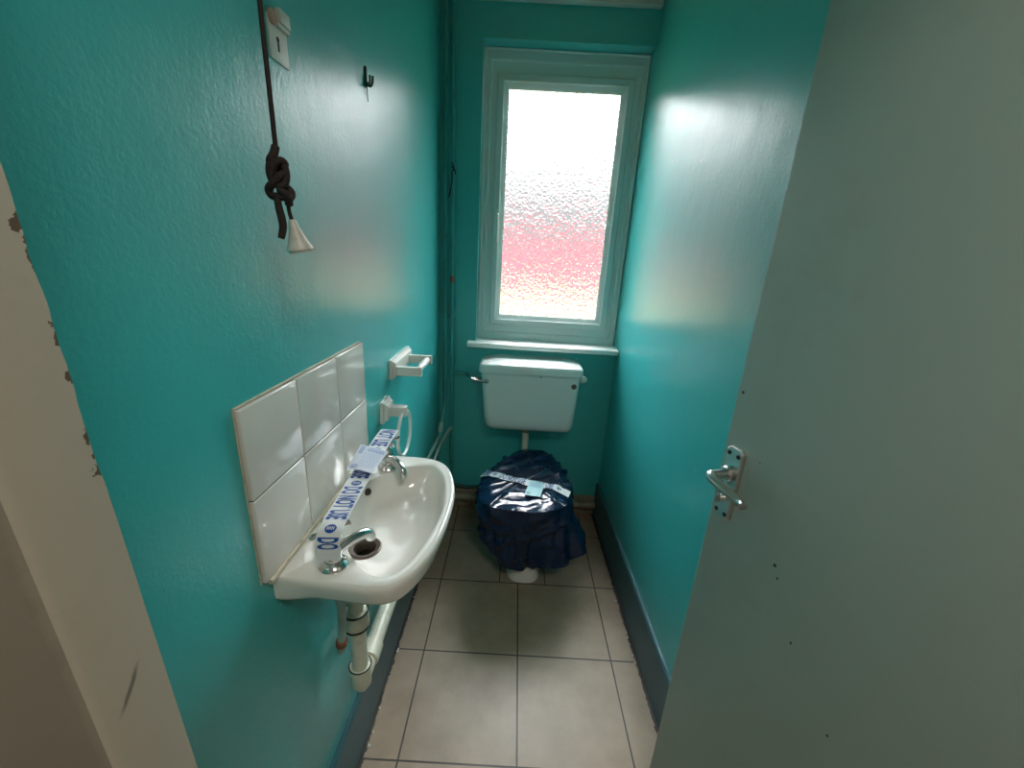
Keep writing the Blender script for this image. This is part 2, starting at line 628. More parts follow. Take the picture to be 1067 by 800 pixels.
OUT = (WX0, WX1, WZ0, WZ1)
SAO = (-0.148, 0.430, 1.007, 2.068)
SAI = (-0.104, 0.384, 1.052, 2.022)
bm = bmesh.new()
frame_ring(bm, OUT, (SAO[0] + 0.006, SAO[1] - 0.006, SAO[2] + 0.006, SAO[3] - 0.006), 0, 0,
           [(0, FY + 0.07), (0, FY), (0.42, FY), (0.5, FY + 0.005), (0.9, FY + 0.009), (1, FY + 0.014), (1, FY + 0.07)])
obj('frame', bm, 'upvc', win, angle=12)
bm = bmesh.new()
frame_ring(bm, SAO, SAI, 0, 0,
           [(0, FY + 0.05), (0, FY + 0.003), (0.06, FY - 0.001), (0.6, FY - 0.001), (0.68, FY + 0.004), (1, FY + 0.016), (1, FY + 0.05)])
obj('sash', bm, 'upvc', win, angle=12)
bm = bmesh.new()
g = 0.005
frame_ring(bm, (SAO[0] - g, SAO[1] + g, SAO[2] - g, SAO[3] + g), (SAO[0] + .002, SAO[1] - .002, SAO[2] + .002, SAO[3] - .002), 0, 0,
           [(0, FY + 0.03), (0, FY + 0.0125), (1, FY + 0.0125), (1, FY + 0.03)])
obj('gasket', bm, 'rubber', win, smooth=False)
bm = bmesh.new()
frame_ring(bm, SAI, (SAI[0] + 0.006, SAI[1] - 0.006, SAI[2] + 0.006, SAI[3] - 0.006), 0, 0,
           [(0, FY + 0.028), (0, FY + 0.016), (1, FY + 0.022), (1, FY + 0.028)])
obj('glazing_bead', bm, 'bead', win, smooth=False)
bm = boxb(SAI[0], SAI[1], FY + 0.026, FY + 0.032, SAI[2], SAI[3])
obj('glass_pane', bm, 'glass', win, smooth=False)
bm = bmesh.new()
for x in (WX0 + 0.003, WX1 - 0.004):
    tube(bm, [(x, FY - 0.001, WZ0), (x, FY - 0.001, WZ1)], 0.0045, 8)
tube(bm, [(WX0, FY - 0.001, WZ1 - 0.003), (WX1, FY - 0.001, WZ1 - 0.003)], 0.0045, 8)
obj('sealant_bead', bm, 'bead', win)
# handle on the left side of the sash
wh = obj('handle', boxb(-0.136, -0.116, FY - 0.010, FY - 0.001, 1.455, 1.535, bev=0.003), 'bead', win)
bm = bmesh.new()
tube(bm, smooth_path([(-0.126, FY - 0.010, 1.515), (-0.126, FY - 0.03, 1.515), (-0.126, FY - 0.036, 1.50), (-0.125, FY - 0.030, 1.43), (-0.125, FY - 0.026, 1.395)]),
     0.006, 10)
obj('lever', bm, 'bead', wh)
bm = bmesh.new()                      # sill board with rounded nose
prof = [(D + 0.075, 0.912), (D - 0.048, 0.912), (D - 0.053, 0.915), (D - 0.055, 0.920), (D - 0.055, 0.929), (D - 0.052, 0.934), (D - 0.047, 0.936), (D + 0.075, 0.936)]
loft(bm, [[(-0.240, y, z) for y, z in prof], [(0.4795, y, z) for y, z in prof]])
obj('sill', bm, 'bead', win, angle=30)

# ------------------------------------------------------------------ outside
bm = bmesh.new()
box(bm, -30, 30, D + 0.25, 60, 0.10, 0.20)
tag(obj('ground_outside', bm, 'lawn', smooth=False), kind='structure')
bm = bmesh.new()
box(bm, -6, 9, 12.0, 12.25, 0.2, 1.62)
box(bm, -6.05, 9.05, 11.95, 12.3, 1.62, 1.68)
tag(obj('wall_outside', bm, 'brick', smooth=False), kind='structure')

# ------------------------------------------------------------------ the door
door = empty('door_1', kind='structure')
aD = math.radians(16)
U = Vector((math.sin(aD), -math.cos(aD), 0))         # from the free edge to the hinges
NV = Vector((-math.cos(aD), -math.sin(aD), 0))       # out of the visible face
E0 = Vector((0.406, 0.715, 0))
DW, DT = 0.60, 0.038
DM = Matrix((U.to_4d(), Vector((0, 0, 1, 0)), NV.to_4d(), (0, 0, 0, 1))).transposed()
DM = Matrix.Translation(E0) @ Matrix(((U.x, 0, NV.x, 0), (U.y, 0, NV.y, 0), (0, 1, 0, 0), (0, 0, 0, 1)))   # local: x along, y up, z out


def dobj(name, bm, m, parent, **k):
    bm.transform(DM)
    return obj(name, bm, m, parent, **k)


dobj('door_leaf', boxb(0, DW, 0.008, 1.985, -DT, 0, bev=0.0025), 'door', door)
bm = bmesh.new()                      # chips in the paint
for x, y, r in ((0.012, 1.135, 0.003), (0.155, 0.880, 0.0032), (0.165, 0.862, 0.002), (0.215, 0.78, 0.0022), (0.08, 1.03, 0.0012), (0.30, 0.70, 0.002)):
    lathe(bm, [(r, -0.0002), (r, 0.0003), (r * 0.6, 0.0004)], (x, y, 0), (0, 0, 1), n=7)
dobj('paint_chip', bm, 'doorchip', door)
HZ = 0.962
PX = 0.033
han = empty('lever_handle')
han.parent = door
bm = bmesh.new()
hw, hh = 0.019, 0.074


def oct_ring(s, z, c=0.007):
    w, h = hw - s, hh - s
    return [(PX + a * (w - (c if i % 2 else 0)), HZ + b * (h - (0 if i % 2 else c)), z) for i, (a, b) in enumerate(
        ((1, -1), (1, -1), (-1, -1), (-1, -1), (-1, 1), (-1, 1), (1, 1), (1, 1)))]


def ring8(s, z, c=0.007):
    w, h = hw - s, hh - s
    return [(PX + w, HZ - h + c, z), (PX + w, HZ + h - c, z), (PX + w - c, HZ + h, z), (PX - w + c, HZ + h, z),
            (PX - w, HZ + h - c, z), (PX - w, HZ - h + c, z), (PX - w + c, HZ - h, z), (PX + w - c, HZ - h, z)]


loft(bm, [ring8(0, 0), ring8(0, 0.006), ring8(0.002, 0.009)])
dobj('back_plate', bm, 'alu', han, angle=30)
for sx_, sy_ in ((-0.0105, 0.060), (0.0105, 0.060), (-0.0105, -0.060), (0.0105, -0.060)):
    bm = latheb([(0.0042, 0.0085), (0.0042, 0.0102), (0.003, 0.0108)], (PX + sx_, HZ + sy_, 0), (0, 0, 1), n=12)
    dobj('screw', bm, 'rubber', han)
bm = bmesh.new()
LY = HZ + 0.022
lathe(bm, [(0.0145, 0.008), (0.0145, 0.016), (0.012, 0.019)], (PX, LY, 0), (0, 0, 1), n=24)
dobj('rose', bm, 'alu', han)
bm = bmesh.new()
path = smooth_path([(PX, LY, 0.012), (PX, LY, 0.040), (PX - 0.001, LY + 0.001, 0.053), (PX + 0.014, LY - 0.001, 0.056), (PX + 0.040, LY - 0.006, 0.051), (PX + 0.060, LY - 0.011, 0.046),
                    (PX + 0.071, LY - 0.013, 0.047), (PX + 0.080, LY - 0.013, 0.051)], 2)
nn = len(path)
tube(bm, path, [0.0088 - 0.0018 * (i / (nn - 1)) ** 2 - (0.0022 if i == nn - 1 else 0) for i in range(nn)], 14)
dobj('lever', bm, 'alu', han, angle=60)
bm = bmesh.new()
lathe(bm, [(0.0075, 0.008), (0.0075, 0.013), (0.005, 0.018), (0.005, 0.021)], (PX - 0.001, HZ - 0.030, 0), (0, 0, 1), n=16)
box(bm, PX - 0.0025, PX + 0.0005, HZ - 0.038, HZ - 0.022, 0.018, 0.026, bev=0.001)
dobj('thumb_turn', bm, 'alu', han)
for z in (0.22, 1.75):
    bm = bmesh.new()
    tube(bm, [(DW + 0.004, z, -0.002), (DW + 0.004, z + 0.09, -0.002)], 0.006, 10)
    dobj('hinge', bm, 'alu', door)

# ------------------------------------------------------------------ splashback
sp = empty('tile_splashback', 'white tiled splashback of six square tiles on the left wall above the basin', 'splashback')
ys, zs = [0.505, 0.653, 0.808, 0.957], [0.833, 0.983, 1.128]
bm = bmesh.new()
box(bm, XL, XL + 0.006, ys[0] + 0.004, ys[-1] - 0.004, zs[0] + 0.004, zs[-1] - 0.004, mi=1)
for i in range(3):
    for j in range(2):
        box(bm, XL + 0.0003, XL + 0.0085, ys[i] + 0.0015, ys[i + 1] - 0.0015, zs[j] + 0.0015, zs[j + 1] - 0.0015, bev=0.0018, seg=3)
obj('tiles', bm, ['tile', 'grout'], sp)
bm = bmesh.new()
tube(bm, [(XL + 0.0008, ys[0] - 0.0005, zs[0]), (XL + 0.0008, ys[0] - 0.0003, zs[-1])], 0.0015, 8)
tube(bm, [(XL + 0.0008, ys[0], zs[-1] + 0.0005), (XL + 0.0008, ys[-1], zs[-1] + 0.0005)], 0.0018, 8)
tube(bm, [(XL + 0.0085, ys[0] + 0.01, zs[0] - 0.003), (XL + 0.0085, ys[-1], zs[0] - 0.003)], 0.005, 8)
tag(obj('sealant', bm, 'seal', sp), 'yellowed sealant strip')

# ------------------------------------------------------------------ basin


def chaikin(p, it=2):
    for _ in range(it):
        q = []
        for a, b in zip(p, p[1:] + p[:1]):
            q.append((a[0] * .75 + b[0] * .25, a[1] * .75 + b[1] * .25))
            q.append((a[0] * .25 + b[0] * .75, a[1] * .25 + b[1] * .75))
        p = q
    return p


OUTL = [(-.3795, .530), (-.36, .5295), (-.313, .526), (-.243, .520), (-.21, .518), (-.18, .526), (-.155, .553), (-.134, .605), (-.122, .677), (-.119, .763), (-.124, .825), (-.140, .888),
        (-.166, .938), (-.205, .960), (-.25, .966), (-.32, .965), (-.3795, .9645), (-.3795, .964)]
INL = [(-.338, .76), (-.335, .83), (-.308, .874), (-.253, .913), (-.22, .925), (-.188, .918), (-.158, .875), (-.142, .79), (-.138, .745), (-.144, .675), (-.162, .6), (-.181, .563),
       (-.2, .548), (-.222, .549), (-.25, .566), (-.284, .603), (-.322, .66), (-.335, .70)]
BC = (-.248, .735)
NB = 128


def polar(poly, n=NB, c=BC, exact=()):
    res = []
    angs = [2 * math.pi * k / n - math.pi for k in range(n)]
    for e in exact:
        a = math.atan2(e[1] - c[1], e[0] - c[0])
        k = min(range(n), key=lambda i: abs(angs[i] - a))
        angs[k] = a
    for a in angs:
        dx, dy = math.cos(a), math.sin(a)
        best = None
        for p, q in zip(poly, poly[1:] + poly[:1]):
            ex, ey = q[0] - p[0], q[1] - p[1]
            den = dx * ey - dy * ex
            if abs(den) < 1e-12:
                continue
            px_, py_ = p[0] - c[0], p[1] - c[1]
            t = (px_ * ey - py_ * ex) / den
            s = (px_ * dy - py_ * dx) / den
            if t > 0 and -1e-6 <= s <= 1 + 1e-6 and (best is None or t < best):
                best = t
        res.append((c[0] + dx * best, c[1] + dy * best))
    return res, angs


corners = [(-.3795, .530), (-.3795, .9645)]
OO = smooth_path([(x, y, 0) for x, y in OUTL[:-1]], 2)
outer, angs = polar([(p.x, p.y) for p in OO], exact=corners)
for e in corners:
    a = math.atan2(e[1] - BC[1], e[0] - BC[0])
    k = min(range(NB), key=lambda i: abs(angs[i] - a))
    outer[k] = e
inner = polar(chaikin(INL, 2))[0]
ZR = 0.825
DC, DR, DZ = (-0.296, 0.707), 0.030, 0.742


def inset(p, d):
    q = []
    for x, y in p:
        h = math.hypot(BC[0] - x, BC[1] - y)
        k = max(0.1, min(1.0, (x + 0.3795) / 0.06))
        q.append((x + ((BC[0] - x) / h * d * k if x > -0.375 else 0), y + (BC[1] - y) / h * d * max(k, 0.25)))
    return q


def lerp2(A, B, t):
    return [(a[0] + (b[0] - a[0]) * t, a[1] + (b[1] - a[1]) * t) for a, b in zip(A, B)]


dc = [(DC[0] + DR * math.cos(a), DC[1] + DR * math.sin(a)) for a in angs]
rings = []
tailc = [(-0.32 + 0.03 * math.cos(a), 0.705 + 0.03 * math.sin(a)) for a in angs]


def put(p, z):
    rings.append([(x, y, z) for x, y in p])


put(tailc, 0.690)
put([(a[0], a[1]) for a in lerp2(tailc, inner, 0.35)], 0.697)
put(lerp2(tailc, inner, 0.72), 0.722)
put(lerp2(tailc, inner, 0.94), 0.762)
put(inset(outer, 0.032), 0.7735)
put(inset(outer, 0.016), 0.776)
put(inset(outer, 0.010), 0.781)
put(inset(outer, 0.005), 0.790)
put(inset(outer, 0.0015), 0.808)
put(inset(outer, 0.0), 0.815)
put(inset(outer, 0.0008), 0.820)
put(inset(outer, 0.003), 0.8238)
put(inset(outer, 0.0065), ZR + 0.0004)
put(lerp2(inset(outer, 0.0065), inner, 0.55), ZR - 0.0012)
put(lerp2(inset(outer, 0.0065), inner, 0.85), ZR - 0.0022)
put(inner, ZR - 0.0042)
put(lerp2(inner, dc, 0.02), ZR - 0.008)
for t in (0.1, 0.2, 0.32, 0.45, 0.6, 0.75, 0.9, 1.0):
    s = 0.03 + 0.97 * t ** 1.5
    z = (ZR - 0.008) - (ZR - 0.008 - DZ) * (1 - (1 - t) ** 2.6)
    put(lerp2(inner, dc, s), z)
put([(DC[0] + (DR - 0.002) * math.cos(a), DC[1] + (DR - 0.002) * math.sin(a)) for a in angs], DZ - 0.004)
put([(DC[0] + (DR - 0.003) * math.cos(a), DC[1] + (DR - 0.003) * math.sin(a)) for a in angs], DZ - 0.034)
bm = bmesh.new()
loft(bm, rings)
basin = empty('wash_basin', 'small white ceramic wall basin with two taps bridged by printed tape', 'wash basin')
obj('basin_bowl', bm, 'ceramic', basin, angle=50)
bm = bmesh.new()
lathe(bm, [(0.034, -0.001), (0.034, 0.002), (0.031, 0.0035), (0.023, 0.001), (0.0205, -0.004), (0.0200, -0.024)], (*DC, DZ), (0, 0, 1), n=36, cap=False)
pl = obj('waste_ring', bm, 'drain', basin)
obj('waste_hole', latheb([(0.0197, -0.026), (0.0197, -0.021), (0.017, -0.0212)], (*DC, DZ), (0, 0, 1), n=28), 'dark', pl)
ovp = Vector((-0.3295, 0.8225, 0.802))
ovn = Vector((0.75, -0.5, 0.45)).normalized()
bm = bmesh.new()
lathe(bm, [(0.0085, -0.003), (0.0085, 0.003), (0.0055, 0.0032), (0.0055, 0.001)], ovp, ovn, n=18)
obj('overflow_hole', bm, 'drain', basin)

# ------------------------------------------------------------------ taps


def make_tap(x, y, tip, label):
    t = empty('pillar_tap', label, 'tap', 'pillar taps on the basin')
    z = ZR - 0.001
    bm = bmesh.new()
    lathe(bm, [(0.024, 0), (0.0245, 0.003), (0.021, 0.008), (0.015, 0.012)], (x, y, z), (0, 0, 1), n=32)
    obj('flange', bm, 'chrome', t)
    bm = bmesh.new()
    lathe(bm, [(0.0135, 0.008), (0.0145, 0.014), (0.0145, 0.036), (0.012, 0.041), (0.0125, 0.046), (0.011, 0.052), (0.007, 0.056), (0.006, 0.068)], (x, y, z), (0, 0, 1), n=28)
    obj('tap_body', bm, 'chrome', t)
    bm = bmesh.new()
    d = Vector((tip[0] - x, tip[1] - y, 0))
    ln = d.length
    d.normalize()
    P = lambda a, h: (x + d.x * a, y + d.y * a, z + h)
    path = smooth_path([P(0.004, 0.026), P(ln * 0.4, 0.031), P(ln * 0.75, 0.028), P(ln * 0.93, 0.022), P(ln, 0.012), P(ln, 0.006)], 2)
    n = len(path)
    tube(bm, path, [0.0105 - 0.0018 * i / n for i in range(n)], 16)
    obj('spout', bm, 'chrome', t)
    bm = bmesh.new()
    hz = z + 0.072
    lathe(bm, [(0.008, -0.008), (0.010, -0.003), (0.010, 0.004), (0.006, 0.0075)], (x, y, hz), (0, 0, 1), n=24)
    for k in range(4):
        a = math.radians(45 + 90 * k)
        c, s = math.cos(a), math.sin(a)
        tube(bm, [(x + c * q, y + s * q, hz) for q in (0.004, 0.018, 0.027, 0.032, 0.034)], [0.0042, 0.004, 0.0055, 0.0055, 0.003], 10)
    obj('cross_head', bm, 'chrome', t)
    return t


make_tap(-0.293, 0.566, (-0.252, 0.632), 'chrome pillar tap with tape wrapped over its head, nearer the door')
make_tap(-0.306, 0.903, (-0.252, 0.852), 'chrome pillar tap beside the towel ring')

# ------------------------------------------------------------------ printed tape


def text_bm(s, height, width, bold=0.0):
    cu = bpy.data.curves.new('lettering_source', 'FONT')
    cu.body = s
    cu.offset = bold
    cu.resolution_u = 3
    o = bpy.data.objects.new('lettering_source', cu)
    COL.objects.link(o)
    dg = bpy.context.evaluated_depsgraph_get()
    me = bpy.data.meshes.new_from_object(o.evaluated_get(dg))
    bm = bmesh.new()
    bm.from_mesh(me)
    bpy.data.objects.remove(o)
    bpy.data.curves.remove(cu)
    bpy.data.meshes.remove(me)
    xs = [v.co.x for v in bm.verts]
    ys_ = [v.co.y for v in bm.verts]
    a, b, c, d = min(xs), max(xs), min(ys_), max(ys_)
    for v in bm.verts:
        v.co = Vector(((v.co.x - a) / (b - a) * width, (v.co.y - c) / (d - c) * height, 0))
    refine(bm)
    return bm


def refine(bm, mx=0.005):
    bmesh.ops.triangulate(bm, faces=bm.faces)
    for _ in range(4):
        es = [e for e in bm.edges if e.calc_length() > mx]
        if not es:
            break
        bmesh.ops.subdivide_edges(bm, edges=es, cuts=1)
        bmesh.ops.triangulate(bm, faces=bm.faces)


def oval_bm(cx, cy, rx, ry, n=24):
    bm = bmesh.new()
    bm.faces.new([bm.verts.new((cx + rx * math.cos(2 * math.pi * k / n), cy + ry * math.sin(2 * math.pi * k / n), 0)) for k in range(n)])
    refine(bm)
    return bm


def rect_bm(x0, x1, y0, y1):
    bm = bmesh.new()
    bm.faces.new([bm.verts.new(p) for p in ((x0, y0, 0), (x1, y0, 0), (x1, y1, 0), (x0, y1, 0))])
    refine(bm)
    return bm


def join(bms):
    out = bmesh.new()
    for b in bms:
        me = bpy.data.meshes.new('tmp')
        b.to_mesh(me)
        b.free()
        out.from_mesh(me)
        bpy.data.meshes.remove(me)
    return out


def mapped(bm, S, off):
    for v in bm.verts:
        v.co = S(v.co.x, v.co.y, off)
    return bm


def strip(S, s0, s1, t0, t1, ns, nt):
    bm = bmesh.new()
    V = [[bm.verts.new(S(s0 + (s1 - s0) * i / ns, t0 + (t1 - t0) * j / nt, 0)) for j in range(nt + 1)] for i in range(ns + 1)]
    for i in range(ns):
        for j in range(nt):
            bm.faces.new((V[i][j], V[i + 1][j], V[i + 1][j + 1], V[i][j + 1]))
    return bm


def arc(pts):
    acc = [0.0]
    for a, b in zip(pts, pts[1:]):
        acc.append(acc[-1] + (b - a).length)
    return acc


cen = smooth_path([(-0.308, 0.936, 0.911), (-0.3085, 0.905, 0.9115), (-0.307, 0.83, 0.9075), (-0.300, 0.70, 0.906), (-0.2915, 0.615, 0.908), (-0.2865, 0.566, 0.9105), (-0.2845, 0.543, 0.907),
                   (-0.284, 0.535, 0.893), (-0.2835, 0.533, 0.862)], 3)
acc = arc(cen)
TL = acc[-1]


def S_tape(s, t, off):
    s = min(max(s, 0.0), TL)
    i = 0
    while i < len(acc) - 2 and acc[i + 1] < s:
        i += 1
    f = (s - acc[i]) / (acc[i + 1] - acc[i])
    p = cen[i].lerp(cen[i + 1], f)
    tg = (cen[min(i + 2, len(cen) - 1)] - cen[max(i - 1, 0)]).normalized()
    ac = Vector((1, 0.12, 0.0))
    ac = (ac - tg * ac.dot(tg)).normalized()
    nrm = ac.cross(tg).normalized()
    if nrm.z < 0 and abs(tg.z) < 0.7:
        nrm = -nrm
    if abs(tg.z) >= 0.7 and nrm.y > 0:
        nrm = -nrm
    w = 1.08 - 0.16 * s / TL
    sag = 0.0012 * math.sin(s * 70) * math.cos(t * 90)
    return p + ac * t * w + nrm * (off + sag)


tape = obj('warning_tape', strip(S_tape, 0, TL, -0.0205, 0.0205, 90, 6), 'tape', angle=80)
tag(tape, 'white and blue DO NOT USE tape stretched between the basin taps', 'tape', 'printed warning tapes')


def letters(S, TLn, blocks, logos, H, tape_obj, flip):
    """blocks: (text, start, width); logos: start positions.  flip: letter tops toward +t"""
    bms = []
    for txt, s0, w in blocks:
        b = text_bm(txt, H, w, 0.030)
        for v in b.verts:
            v.co = Vector((s0 + v.co.x, v.co.y - H / 2, 0))
        obj('lettering', mapped(b, S, 0.0006), 'ink', tape_obj, smooth=False)
    for s0 in logos:
        lo = obj('logo', mapped(oval_bm(s0 + 0.0085, 0, 0.0085, H * 0.27), S, 0.0006), 'ink', tape_obj, smooth=False)
        bars = [rect_bm(s0 + 0.0055, s0 + 0.0115, -H * 0.17 + k * H * 0.075, -H * 0.17 + k * H * 0.075 + H * 0.04) for k in range(5)]
        obj('logo_mark', mapped(join(bars), S, 0.0012), 'tape', lo, smooth=False)


# letter tops point to the bowl (+x); reading from the far tap towards the door
letters(S_tape, TL, [('NOT USE', 0.006, 0.082), ('DO NOT USE', 0.118, 0.108), ('DO NOT USE', 0.256, 0.106), ('DO', 0.399, 0.020)], [0.096, 0.234, 0.376], 0.036, tape, False)

# leaflet lying on the tape
TLc, TRc, BRc, BLc = Vector((-0.346, 0.841, 0.914)), Vector((-0.274, 0.817, 0.9135)), Vector((-0.277, 0.720, 0.9135)), Vector((-0.333, 0.731, 0.912))


def S_leaf(u, v, off):     # u across 0..1 , v down 0..1
    a = TLc.lerp(TRc, u)
    b = BLc.lerp(BRc, u)
    p = a.lerp(b, v)
    p.z += 0.0035 * math.sin(math.pi * u) * (0.4 + v) * 0.8 + off
    return p


leaf = obj('leaflet', strip(S_leaf, 0, 1, 0, 1, 12, 12), 'card', angle=80)
tag(leaf, 'pale blue printed leaflet stuck on the tape over the basin', 'leaflet')
bms = []
rnd = random.Random(9)
bms.append(rect_bm(0.36, 0.92, 0.07, 0.10))
for k in range(14):
    x0 = 0.34 + k * 0.042
    bms.append(rect_bm(x0, x0 + 0.03, 0.13, 0.20 + 0.02 * (k % 3)))
for k in range(9):
    x0 = 0.06 + 0.02 * (k % 2)
    bms.append(rect_bm(x0, x0 + 0.16, 0.05 + k * 0.035, 0.07 + k * 0.035))
o = obj('leaflet_heading', mapped(join(bms), S_leaf, 0.0007), 'inkpale', leaf, smooth=False)
bms = []
for r in range(11):
    y = 0.30 + r * 0.055
    x = 0.30
    while x < 0.9:
        w = rnd.uniform(0.04, 0.13)
        bms.append(rect_bm(x, min(x + w, 0.93), y, y + 0.012))
        x += w + 0.025
obj('leaflet_print', mapped(join(bms), S_leaf, 0.0007), 'inkpale', leaf, smooth=False)
lo = obj('logo', mapped(oval_bm(0.2, 0.86, 0.15, 0.07), S_leaf, 0.0007), 'inkpale', leaf, smooth=False)
obj('logo_mark', mapped(join([rect_bm(0.1 + 0.045 * k, 0.125 + 0.045 * k, 0.83, 0.89) for k in range(5)]), S_leaf, 0.0012), 'card', lo, smooth=False)

# ------------------------------------------------------------------ waste pipes
wt = empty('waste_pipe', 'cream plastic waste pipe under the basin bending away along the left wall', 'pipe')
PXw, PYw = -0.325, 0.705
obj('tailpiece', latheb([(0.0165, 0), (0.0165, -0.10), (0.0165, -0.12)], (PXw, PYw, 0.690), (0, 0, 1)), 'pwhite', wt)
bm = bmesh.new()
lathe(bm, [(0.020, 0.012), (0.026, 0.010), (0.0275, 0.0), (0.0275, -0.026), (0.025, -0.03), (0.0190, -0.036)], (PXw, PYw, 0.563), (0, 0, 1))
obj('compression_nut', bm, 'pwhite', wt)
for z in (0.575, 0.533):
    bm = bmesh.new()
    tube(bm, [(PXw + 0.0268 * math.cos(a), PYw + 0.0268 * math.sin(a), z) for a in [2 * math.pi * k / 28 for k in range(28)]], 0.0022, 8, closed=True)
    obj('rubber_ring', bm, 'rubber', wt)
obj('down_pipe', latheb([(0.0180, 0), (0.0180, -0.13)], (PXw, PYw, 0.530), (0, 0, 1)), 'pwhite', wt)
bm = bmesh.new()
lathe(bm, [(0.0215, 0), (0.0245, -0.001), (0.0245, -0.018), (0.0225, -0.030), (0.0225, -0.055), (0.014, -0.07), (0.0, -0.072)], (PXw, PYw, 0.410), (0, 0, 1))
tube(bm, [(PXw, PYw, 0.37), (PXw, PYw + 0.05, 0.372)], 0.0215, 20)
obj('elbow', bm, 'pwhite', wt)
bm = bmesh.new()
tube(bm, [(PXw + 0.025 * math.cos(a), PYw + 0.025 * math.sin(a), 0.412) for a in [2 * math.pi * k / 28 for k in range(28)]], 0.0015, 8, closed=True)
obj('rubber_ring', bm, 'rubber', wt)
obj('socket_collar', tubeb([(PXw, PYw + 0.045, 0.372), (PXw, PYw + 0.085, 0.374)], 0.0255, 22), 'pwhite', wt)
bm = bmesh.new()
tube(bm, round_path([(PXw, PYw + 0.07, 0.373), (PXw, 1.20, 0.400), (XL + 0.001, 1.24, 0.402)], 0.04), 0.021, 20)
obj('outlet_pipe', bm, 'pwhite', wt)
bm = boxb(-0.31, -0.282, 0.725, 0.765, 0.655, 0.70, bev=0.004)
br = obj('basin_bracket', bm, 'pwhite', basin)

# ------------------------------------------------------------------ water pipes


def pipe(name, paths, m, label, group='painted water pipes in the corner', r=0.0085, joints=()):
    p = empty(name, label, 'pipe', group)
    for part, pts, mm, rr in paths:
        bm = bmesh.new()
        tube(bm, round_path(pts, rr), r, 12)
        obj(part, bm, mm, p)
    for a, b, rad, mm in joints:
        obj('pipe_joint', tubeb([a, b], rad, 14), mm, p)
    return p


YP = D - 0.026
P1 = pipe('water_pipe', [('riser', [(-0.350, YP, CEIL), (-0.347, YP, 0.62), (-0.357, YP - 0.10, 0.475)], 'pipe_teal', 0.05),
                         ('supply_run', [(-0.357, YP - 0.10, 0.475), (-0.362, 1.45, 0.485), (-0.362, 0.70, 0.50), (-0.340, 0.650, 0.51), (-0.326, 0.640, 0.60), (-0.296, 0.585, 0.72), (-0.294, 0.572, 0.757)], 'pipe_pale', 0.03)],
          None, 'teal painted pipe nearer the left wall, bending away under the basin',
          joints=[((-0.349, YP, 2.12), (-0.349, YP, 2.145), 0.0125, 'pipe_teal'), ((-0.3545, YP - 0.06, 0.53), (-0.3575, YP - 0.09, 0.49), 0.0125, 'pipe_pale'),
                  ((-0.334, 0.645, 0.545), (-0.331, 0.643, 0.560), 0.0118, 'copper')])
P2 = pipe('water_pipe', [('riser', [(-0.322, YP, CEIL), (-0.312, YP, 0.14)], 'pipe_teal', 0.05),
                         ('branch', [(-0.314, YP, 0.485), (-0.330, YP - 0.06, 0.470), (-0.341, YP - 0.12, 0.455), (-0.341, 1.3, 0.458), (-0.341, 0.96, 0.46), (-0.310, 0.905, 0.55), (-0.307, 0.903, 0.757)], 'pipe_pale', 0.03),
                         ('cistern_feed', [(-0.316, YP, 0.772), (-0.235, YP, 0.772), (-0.225, YP - 0.09, 0.776), (-0.161, YP - 0.09, 0.778)], 'pipe_teal', 0.02)],
          None, 'teal painted pipe beside the window, feeding the cistern',
          joints=[((-0.322, YP, 2.12), (-0.322, YP, 2.145), 0.0125, 'pipe_teal'), ((-0.3145, YP, 0.475), (-0.3145, YP, 0.505), 0.012, 'pipe_teal'), ((-0.318, YP, 1.205), (-0.318, YP, 1.235), 0.0105, 'copper'),
                  ((-0.316, YP, 0.757), (-0.316, YP, 0.787), 0.012, 'pipe_teal'), ((-0.20, YP - 0.09, 0.777), (-0.172, YP - 0.09, 0.777), 0.0105, 'chrome')])
for z, g in ((1.05, 1), (2.132, 0)):
    if g:
        bm = bmesh.new()
        box(bm, -0.362, -0.304, YP + 0.006, D, z - 0.008, z + 0.008, bev=0.002)
        for x in (-0.348, -0.3185):
            tube(bm, [(x, YP, z - 0.008), (x, YP, z + 0.008)], 0.0125, 14)
        obj('pipe_clip', bm, 'pipe_teal', P1)
bm = bmesh.new()
tube(bm, smooth_path([(-0.324, YP - 0.008, 1.70), (-0.314, YP - 0.012, 1.69), (-0.311, YP - 0.012, 1.672), (-0.322, YP - 0.012, 1.665), (-0.318, YP - 0.012, 1.64), (-0.325, YP - 0.012, 1.60), (-0.333, YP - 0.012, 1.565)], 2), 0.0028, 8)
tube(bm, smooth_path([(-0.325, YP - 0.010, 1.685), (-0.310, YP - 0.012, 1.675), (-0.304, YP - 0.013, 1.655)], 2), 0.0026, 8)
tag(obj('wire_tie', bm, 'cord'), 'twisted dark wire tied round the pipe left of the window', 'wire')
bm = bmesh.new()
tube(bm, round_path([(XL + 0.02, D - 0.034, 0.082), (xr(D) - 0.016, D - 0.034, 0.074)], 0.02), 0.021, 14)
tag(obj('floor_pipe', bm, 'beige'), 'dirty beige pipe along the foot of the back wall behind the toilet', 'pipe')
bm = bmesh.new()
tube(bm, round_path([(-0.312, D - 0.026, 0.150), (-0.24, D - 0.024, 0.133), (-0.13, D - 0.022, 0.142), (0.1, D - 0.022, 0.135)], 0.03), 0.009, 10)
tag(obj('heating_pipe', bm, 'hook'), 'thin dark pipe running low across the back wall from the corner pipes', 'pipe')

# ------------------------------------------------------------------ toilet roll holder and towel ring
th = empty('toilet_roll_holder', 'empty off-white toilet roll holder on the left wall above the towel ring', 'toilet roll holder')
bm = bmesh.new()


